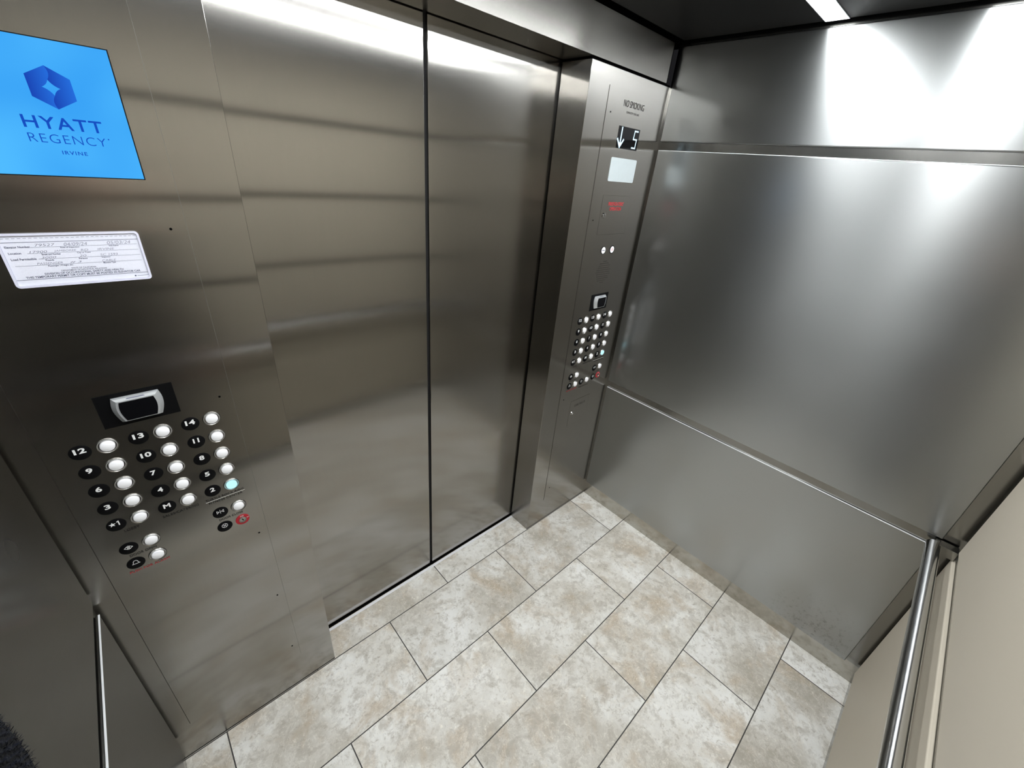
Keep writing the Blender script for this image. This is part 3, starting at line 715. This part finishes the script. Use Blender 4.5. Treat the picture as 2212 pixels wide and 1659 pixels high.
def broaden(o, f):
    """a trunk is wider than it is deep"""
    for v in o.data.vertices:
        rel = v.co - PC; a, b = rel.dot(PU), rel.dot(PRV)
        if .70 < v.co.z < 1.36 and math.hypot(a, b) < .142:
            k = min(1, (v.co.z - .70) / .12) * min(1, (1.36 - v.co.z) / .08)
            v.co += PRV * (b * f * k) - PU * (a * .12 * k)
under = {k: (v[0], v[1] * (.80 if k in limbs else (.9 if k in legs or k in arms else 1))) for k, v in body.items()}
bo = skin_mesh('body', under, edges, 'pel', M['skin'], person); broaden(bo, .15)
def g(x, c, w): return math.exp(-((x - c) / w) ** 2)
hd = bmesh.new(); bmesh.ops.create_uvsphere(hd, u_segments=48, v_segments=32, radius=1.0)
for v in hd.verts:                                # skull, brow, nose, chin and ears pulled out of one egg
    x, y, z = v.co; front = max(0, x); taper = 1 - .30 * max(0, -z)
    a, b, h = x * .095 * (1 - .10 * max(0, -z) * (x < 0)), y * .076 * taper, z * .118
    if x > 0:
        a += .024 * g(b, 0, .012) * g(h, -.022, .018) * front + .006 * g(h, .018, .012) * front + .010 * g(b, 0, .03) * g(h, -.095, .02)
        a -= .010 * (g(b, .030, .013) + g(b, -.030, .013)) * g(h, .004, .010) * front
    b += math.copysign(.016, y) * g(a, -.005, .014) * g(h, -.008, .026) * (abs(y) > .8)
    v.co = B(a + .008, b, h + 1.590)
tmp = bpy.data.meshes.new('head'); hd.to_mesh(tmp); hd.free()
jb = bmesh.new(); jb.from_mesh(bo.data); jb.from_mesh(tmp); jb.to_mesh(bo.data); jb.free(); bpy.data.meshes.remove(tmp)
for p in bo.data.polygons: p.use_smooth = True
sw = {k: (v[0], v[1] + .012) for k, v in list(limbs.items()) + list(arms.items())}
sw['nec'] = (B(-.01, 0, 1.425), .058)
sw['ell'] = (ELB, .063); sw['uml'] = ((arms['shl'][0] + ELB) / 2, .062); sw['fml'] = ((arms['wrl'][0] + ELB) / 2, .045)
sw['pel'] = (B(-0.01, 0, 0.90), .124); sw['wai'] = (limbs['wai'][0], .122); sw['che'] = (limbs['che'][0], .132)
sweater = skin_mesh('sweater', sw, [('pel', 'wai'), ('wai', 'che'), ('che', 'upc'), ('upc', 'nec'), ('upc', 'shl'), ('shl', 'uml'), ('uml', 'ell'), ('ell', 'fml'), ('fml', 'wrl'), ('upc', 'shr'), ('shr', 'elr'), ('elr', 'wrr')], 'pel', M['knit'], person)
tr = {k: (v[0], v[1] + .012) for k, v in legs.items()}; tr['pel'] = (limbs['pel'][0] - Vector((0, 0, .01)), .116); tr['wst'] = (B(-0.005, 0, 1.01), .112)
broaden(skin_mesh('trousers', tr, [('pel', 'wst'), ('pel', 'hpl'), ('hpl', 'knl'), ('knl', 'anl'), ('pel', 'hpr'), ('hpr', 'knr'), ('knr', 'anr')], 'pel', M['denim'], person), .36)
for b in (-.09, .09):
    skin_mesh('shoe', {'a': (B(-.055, b, .050), .048), 'b': (B(.04, b * 1.1, .045), .044), 'c': (B(.125, b * 1.2, .036), .034)}, [('a', 'b'), ('b', 'c')], 'b', M['shoe'], person)
hb = bmesh.new(); bmesh.ops.create_uvsphere(hb, u_segments=32, v_segments=20, radius=1.0)
for v in list(hb.verts):
    a, b, z = v.co.x * .101, v.co.y * .083, v.co.z * .124
    if z < -.060 or (a > .052 and z < .058) or (a > -.012 and z < .012): hb.verts.remove(v); continue
    v.co = B(a + .004, b, z + 1.590) + Vector((0, 0, .004 * math.sin(40 * b) * math.cos(30 * a)))
hm = MB(); hm.bm.free(); hm.bm = hb; ho = hm.build('hair', M['hair'], person, smooth=80); ho.matrix_parent_inverse = person.matrix_world.inverted()
ms = MB(); ms.bm.free(); mt_ = bmesh.new(); bmesh.ops.create_uvsphere(mt_, u_segments=16, v_segments=8, radius=1)
for v in mt_.verts: v.co = B(.088 + v.co.x * .008, v.co.y * .022, 1.528 + v.co.z * .006)
ms.bm = mt_; mo = ms.build('mouth', M['lips'], person, smooth=80); mo.matrix_parent_inverse = person.matrix_world.inverted()
for b in (-.030, .030):
    e = bmesh.new(); bmesh.ops.create_uvsphere(e, u_segments=16, v_segments=10, radius=.012); bmesh.ops.translate(e, vec=B(.080, b, 1.594), verts=e.verts)
    mb = MB(); mb.bm.free(); mb.bm = e; o = mb.build('eye', M['eye'], person, smooth=80); o.matrix_parent_inverse = person.matrix_world.inverted()
    e = bmesh.new(); bmesh.ops.create_uvsphere(e, u_segments=12, v_segments=8, radius=.0056); bmesh.ops.translate(e, vec=B(.0875, b, 1.593), verts=e.verts)
    mb = MB(); mb.bm.free(); mb.bm = e; mb.build('iris', M['hair'], o, smooth=80)
broaden(sweater, .30)
# loose wool fibres standing off the sleeve around the elbow
fz = MB(); me = sweater.data; rnd = random.Random(3)
near = [p for p in me.polygons if (p.center - ELB).length < .13]
for p in near:
    vs = [me.vertices[i].co for i in p.vertices]
    for _ in range(40):
        a, b = rnd.random(), rnd.random(); q = vs[0].lerp(vs[1], a).lerp(vs[3 % len(vs)].lerp(vs[2], a), b)
        d = (p.normal * rnd.uniform(.3, 1) + Vector((rnd.uniform(-1, 1), rnd.uniform(-1, 1), rnd.uniform(-1, 1))) * .8).normalized()
        t = d.cross(Vector((rnd.random(), rnd.random(), rnd.random()))).normalized() * .00022; ln = rnd.uniform(.0012, .0034)
        mid = q + d * ln * .5 + Vector((rnd.uniform(-1, 1), rnd.uniform(-1, 1), rnd.uniform(-1, 1))) * .0007
        v = [fz.bm.verts.new(c) for c in (q - t, q + t, mid + t, mid - t)]; fz.bm.faces.new(v); w_ = fz.bm.verts.new(q + d * ln); fz.bm.faces.new((v[3], v[2], w_))
fo = fz.build('knit_fuzz', M['knit'], sweater); fo['kind'] = 'stuff'
